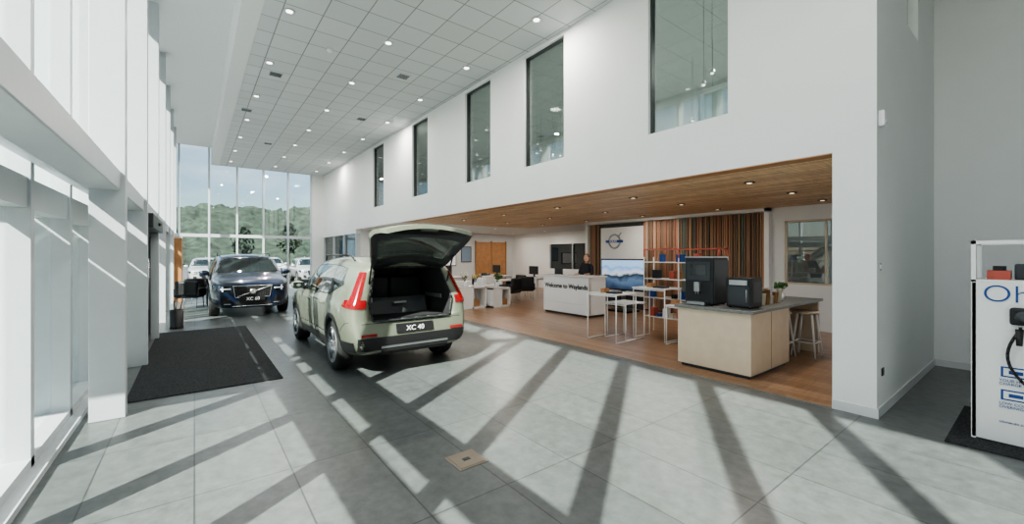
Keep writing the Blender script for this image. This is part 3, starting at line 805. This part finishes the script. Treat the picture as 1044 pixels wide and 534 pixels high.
    if opened:
        # opening seal and bumper sill
        loop=[(-.585,.765),(.585,.765),(.635,1.0),(.505,1.485),(-.505,1.485),(-.635,1.0),(-.585,.765)]
        pp=[P.pt('B',a,b,.002) for a,b in loop]; pp2=[]
        for a,b in zip(loop,loop[1:]):
            for i in range(6): t=i/6; pp2.append(P.pt('B',a[0]*(1-t)+b[0]*t,a[1]*(1-t)+b[1]*t,.002))
        pp2.append(pp[0]); m.path(pp2,.014,M['black'])
        m.box(-.55,.55,-2.19,-2.08,.755,.772,M['dark'],bev=.005)
    m.build(parent=root,recalc=False)
    if opened:
        m=MB('cargo_area')
        m.box(-.54,-.01,-1.22,-1.08,.80,1.32,M['black'],bev=.03); m.box(.01,.54,-1.22,-1.08,.80,1.32,M['black'],bev=.03)
        for x in (-.3,.3): m.box(x-.12,x+.12,-1.2,-1.1,1.33,1.46,M['black'],bev=.03)
        m.box(-.53,.53,-2.02,-1.1,.762,.775,M['clad'])
        m.M=Matrix.Translation((0,-1.62,.775))@Matrix.Rotation(R(-20),4,'X'); m.box(-.46,.46,-.01,.015,0,.26,M['dark'],bev=.006); m.M=Matrix.Identity(4)
        m.box(-.1,.1,-1.66,-1.62,.93,.96,M['steel'],bev=.005)
        m.box(-.545,-.53,-1.95,-1.4,1.0,1.06,M['steel']); m.box(.53,.545,-1.95,-1.4,1.0,1.06,M['steel'])
        m.build(parent=root)
        # tailgate (closed profile, rotated open)
        prof=[(0,0,.54),(-.04,-.10,.60),(-.10,-.25,.64),(-.17,-.42,.69),(-.22,-.53,.73),(-.25,-.60,.75),(-.27,-.70,.73),(-.25,-.80,.68),(-.22,-.86,.62)]
        hinge=Vector((0,-1.93,1.59)); rot=Matrix.Rotation(R(-108),4,'X')
        m=MB('tailgate'); m.M=Matrix.Translation(hinge)@rot
        def pnt(i,u,ins):
            y,z,w=prof[i]; x=w*u
            return (x*(1-ins*.4),y+.09*u*u+ins,z)
        us=[-1,-.86,-.6,-.3,0,.3,.6,.86,1]
        for ins,inner in ((0,False),(.055,True)):
            vv=[[m.v(pnt(i,u,ins)) for u in us] for i in range(len(prof))]
            for i in range(len(prof)-1):
                for j in range(len(us)-1):
                    glass=1<=i<=3 and 1<=j<=6
                    m.f([vv[i][j],vv[i+1][j],vv[i+1][j+1],vv[i][j+1]],M['tglass'] if glass else (M['dark'] if inner else paint),True)
            if not inner: outer=vv
            else: innr=vv
        per=[(0,j) for j in range(8)]+[(i,8) for i in range(8)]+[(8,j) for j in range(8,0,-1)]+[(i,0) for i in range(8,0,-1)]
        for a,b2 in zip(per,per[1:]+per[:1]):
            m.f([outer[a[0]][a[1]],outer[b2[0]][b2[1]],innr[b2[0]][b2[1]],innr[a[0]][a[1]]],paint)
        # spoiler, light strip sections, trim
        m.box(-.5,.5,-.02,.06,-.02,.03,paint,bev=.01)
        m.box(-.42,.42,-.20,-.17,-.80,-.60,M['black'],bev=.01); m.box(-.12,.12,-.19,-.15,-.84,-.78,M['steel'])
        m.build(parent=root)
        m=MB('gas_struts')
        for s in (-1,1):
            m.cyl((s*.60,-2.02,1.25),(s*.61,-2.22,1.70),.012,M['black']); 
        m.build(parent=root)
    # front
    m=MB('front_fittings')
    P.quad(m,'F',[(-.36,.52),(.36,.52),(.42,.82),(-.42,.82)],M['black'],.012,nu=12)
    if detail:
        for k in range(13):
            x=-.36+.06*k; P.line(m,'F',[(x*.9,.54),(x,.80)],.003,M['dark'],n=3,off=.014)
        P.line(m,'F',[(-.38,.52),(.38,.52),(.43,.82),(-.43,.82),(-.38,.52)],.009,M['chrome'],n=6,off=.012)
        P.line(m,'F',[(-.40,.80),(.34,.54)],.013,M['chrome'],n=8,off=.025)
        c=P.pt('F',0,.67,.03); m.lathe([(.07,0),(.07,.015),(.05,.015),(.0,.01)],c,M['chrome'],axis='Y')
    for s,k in ((-1,'L'),(1,'Rt')):
        P.quad(m,'F',[(s*.46,.68),(s*.70,.68),(s*.70,.82),(s*.46,.81)],M['cglass'],.012)
        P.quad(m,k,[(2.14,.69),(1.86,.76),(1.84,.86),(2.12,.83)],M['cglass'],.012)
        P.quad(m,'F',[(s*.48,.735),(s*.69,.735),(s*.69,.765),(s*.48,.765)],M['lamp'],.018)
        P.quad(m,'F',[(s*.64,.69),(s*.67,.69),(s*.67,.81),(s*.64,.81)],M['lamp'],.018)
        P.quad(m,'F',[(s*.46,.36),(s*.66,.40),(s*.66,.54),(s*.50,.52)],M['black'],.012)
        P.line(m,'F',[(s*.48,.36),(s*.62,.37)],.010,M['chrome'],n=4,off=.016)
    P.quad(m,'F',[(-.42,.30),(.42,.30),(.40,.42),(-.40,.42)],M['black'],.012)
    P.line(m,'F',[(-.45,.30),(.45,.30)],.012,M['chrome'],n=8,off=.012)
    m.box(-.27,.27,2.225,2.245,.42,.53,M['black'],bev=.004)
    m.build(parent=root,recalc=False)
    if plate:
        text('front_plate_lettering',plate,.11,(.0,2.247,.445),(R(90),0,R(180)),M['txtwhite'],root,align='CENTER')
        y=P.pt('B',0,.64,.02).y
        text('rear_plate_lettering',plate,.10,(0,y-.006,.603),(R(90),0,0),M['txtwhite'],root,align='CENTER')
    return root
car('compact_suv_car',(2.50,7.72,0),0,M['green'],opened=True,plate='XC 40')
car('suv_car',(1.25,15.35,0),R(180),M['blue'],plate='XC 60',scale=1.03)
# ------------------------------------------------------------ outside
sbox('ground_exterior',-60,60,-40,160,-.30,-.14,M['asphalt'])
sbox('pavement_exterior',-6,-1.3,-10,23,-.14,-.06,M['pave'])
from mathutils import noise as mn
m=MB('hill_backdrop'); rows=[]
for i in range(200):
    x=-110+i*1.2; row=[]
    for j in range(46):
        t=j/45; h=(18+4*math.sin(i*.045+1)+1.2*math.sin(i*.15))*math.sin(t*math.pi/2)
        h+=2.2*mn.noise(Vector((x*.25,t*14,0)))*(.3+t)+1.3*mn.noise(Vector((x*.8,t*40,3)))
        row.append((x+mn.noise(Vector((x,t*30,9))),95+t*60,h-.2))
    rows.append(row)
m.grid(rows,M['hill'],smooth=True); m.build(recalc=False)
def tree(x,y,h):
    m=MB('tree'); m.cyl((x,y,-.14),(x,y,h*.5),.12,M['bark'],r1=.06)
    for k in range(420):
        a=random.uniform(0,6.28); u=random.random(); rr=h*.26*math.sqrt(random.random())*math.sin(math.pi*(.15+.8*u)); z=h*(.3+.66*u)
        c=Vector((x+rr*math.cos(a),y+rr*math.sin(a),z)); s=h*.035
        d1=Vector((random.uniform(-1,1),random.uniform(-1,1),random.uniform(-1,1))).normalized()*s; d2=d1.orthogonal().normalized()*s
        m.f([m.v(c-d1),m.v(c+d2),m.v(c+d1),m.v(c-d2)],M['hill'])
    return m.build(recalc=False)
for x,y,h in ((-9,62,6),(-3,66,6.5),(5,64,5.5),(11,68,6.5),(17,66,6),(24,70,7),(-13,34,5)): tree(x,y,h)
m=MB('industrial_building'); m.box(-30,-9,74,90,-.14,9,M['bldg']); 
for k in range(9): m.box(-29+2.1*k,-28+2.1*k,73.9,74,2,3.4,M['cglass'])
m.box(-30.2,-8.8,73.8,90.2,8.6,9.2,M['frame']); m.build()
for i,(x,y,p) in enumerate(((3.4,31,'whitep'),(6.2,31,'silver'),(0.6,33,'silver'),(-2.4,34,'blue'),(9,32,'blue'),(4.8,38,'whitep'))):
    car('parked_car',(x,y,-.139),R(180+random.uniform(-4,4)),M[p],detail=False,lvl=1)
# ------------------------------------------------------------ person behind reception
def person(loc,rz):
    root=empty('receptionist',loc,rz)
    V=[];E=[];Rr=[]
    def add(p,r,par=None):
        V.append(p);Rr.append(r if isinstance(r,tuple) else (r,r)); 
        if par is not None: E.append((par,len(V)-1))
        return len(V)-1
    # facing -x local => build facing -Y local
    pel=add((0,0,.90),(.155,.115)); wa=add((0,0,1.06),(.125,.095),pel); ch=add((0,-.01,1.24),(.155,.11),wa); up=add((0,0,1.36),(.11,.075),ch)
    nk=add((0,0,1.41),.05,up); nk2=add((0,-.01,1.47),.047,nk)
    for s in (-1,1):
        sh=add((s*.17,0,1.34),.055,up); el=add((s*.22,-.06,1.10),.042,sh); wr=add((s*.15,-.27,1.115),.028,el)
        hp=add((s*.09,0,.84),.095,pel); kn=add((s*.10,-.01,.47),.06,hp); an=add((s*.10,.01,.09),.042,kn); to=add((s*.11,-.13,.04),.035,an)
    me=bpy.data.meshes.new('p'); me.from_pydata(V,E,[]); o=bpy.data.objects.new('p',me); COL.objects.link(o)
    sk=o.modifiers.new('s','SKIN'); sk.use_smooth_shade=True
    for i,sv in enumerate(me.skin_vertices[0].data): sv.radius=Rr[i]; sv.use_root=(i==0)
    ss=o.modifiers.new('u','SUBSURF'); ss.levels=2; ss.render_levels=2
    bm_=bake(o); bpy.data.objects.remove(o)
    bm_.materials.clear()
    for k in ('cloth','trouser','skin','black'): bm_.materials.append(M[k])
    for p in bm_.polygons:
        c=p.center; i=0
        if c.z<.95 and abs(c.x)<.19 : i=1
        if c.z<.08: i=3
        if c.z>1.42: i=2
        if c.y<-.2 and c.z>.9: i=2
        p.material_index=i; p.use_smooth=True
    b=bpy.data.objects.new('body',bm_); COL.objects.link(b); b.parent=root
    m=MB('head'); hc=Vector((0,-.02,1.575))
    m.sph(hc,(.072,.092,.11),M['skin'],20,14); m.sph(hc+Vector((0,-.03,-.06)),(.05,.055,.045),M['skin'])
    m.cyl(hc+Vector((0,-.088,.01)),hc+Vector((0,-.112,-.025)),.006,M['skin'],r1=.014,seg=8)
    for s in (-1,1):
        m.sph(hc+Vector((s*.028,-.082,.008)),(.012,.008,.008),M['white'],8,6); m.sph(hc+Vector((s*.028,-.089,.008)),(.005,.004,.005),M['black'],6,5)
        m.sph(hc+Vector((s*.073,0,-.005)),(.012,.02,.03),M['skin'],8,6); m.box(s*.028-.016,s*.028+.016,-.112,-.104,1.600,1.604,M['hair'])
    m.box(-.022,.022,-.113,-.105,1.522,1.530,M['redframe'])
    m.sph(hc+Vector((0,.03,.035)),(.084,.088,.095),M['hair'],18,12); m.sph(hc+Vector((0,.06,-.06)),(.07,.05,.12),M['hair'],14,10)
    m.build(parent=root)
    m=MB('hands')
    for s in (-1,1):
        w=Vector((s*.15,-.27,1.115)); m.sph(w+Vector((-s*.005,-.045,0)),(.038,.045,.016),M['skin'],12,8)
        for k,L in enumerate((.06,.07,.066,.052)):
            x=-.027+.018*k; p0=w+Vector((x,-.08,.0)); p1=p0+Vector((0,-L*.5,.004)); p2=p1+Vector((0,-L*.45,-.012)); m.path([p0,p1,p2],.0078,M['skin'],seg=7); m.sph(p2,(.008,.008,.008),M['skin'],6,4)
        p0=w+Vector((-s*.03,-.03,0)); m.path([p0,p0+Vector((-s*.025,-.02,0)),p0+Vector((-s*.032,-.045,-.004))],.009,M['skin'],seg=7)
    m.build(parent=root)
    return root
person((9.22,8.38,0),R(-75))
# ------------------------------------------------------------ sun & world
az=Vector((.831,.556,0)); el=R(40)
d=Vector((az.x*math.cos(el),az.y*math.cos(el),-math.sin(el)))
sl=bpy.data.lights.new('sun','SUN'); sl.energy=25; sl.angle=R(.55); sl.color=(1,.955,.87)
so=bpy.data.objects.new('sun',sl); COL.objects.link(so); so.rotation_euler=d.to_track_quat('-Z','Y').to_euler(); so.location=(-10,-8,15)
w=bpy.data.worlds.new('world'); scene.world=w; w.use_nodes=True; nt=w.node_tree; bg=nt.nodes['Background']
sky=nt.nodes.new('ShaderNodeTexSky'); sky.sky_type='NISHITA'; sky.sun_disc=False; sky.sun_elevation=el; sky.sun_rotation=math.atan2(-az.x,-az.y)
tc=nt.nodes.new('ShaderNodeTexCoord'); no=nt.nodes.new('ShaderNodeTexNoise'); no.inputs['Scale'].default_value=2.2; no.inputs['Detail'].default_value=7
mp=nt.nodes.new('ShaderNodeMapping'); mp.inputs['Scale'].default_value=(1,1,3); nt.links.new(tc.outputs['Generated'],mp.inputs[0]); nt.links.new(mp.outputs[0],no.inputs['Vector'])
rp=nt.nodes.new('ShaderNodeValToRGB'); rp.color_ramp.elements[0].position=.48; rp.color_ramp.elements[1].position=.68
nt.links.new(no.outputs['Fac'],rp.inputs[0])
mx=nt.nodes.new('ShaderNodeMix'); mx.data_type='RGBA'; nt.links.new(rp.outputs[0],mx.inputs['Factor']); nt.links.new(sky.outputs[0],mx.inputs['A']); mx.inputs['B'].default_value=(7,7.3,7.8,1)
nt.links.new(mx.outputs['Result'],bg.inputs['Color']); bg.inputs['Strength'].default_value=.21
try: scene.view_settings.look='AgX - Medium High Contrast'
except Exception as e: print(e)
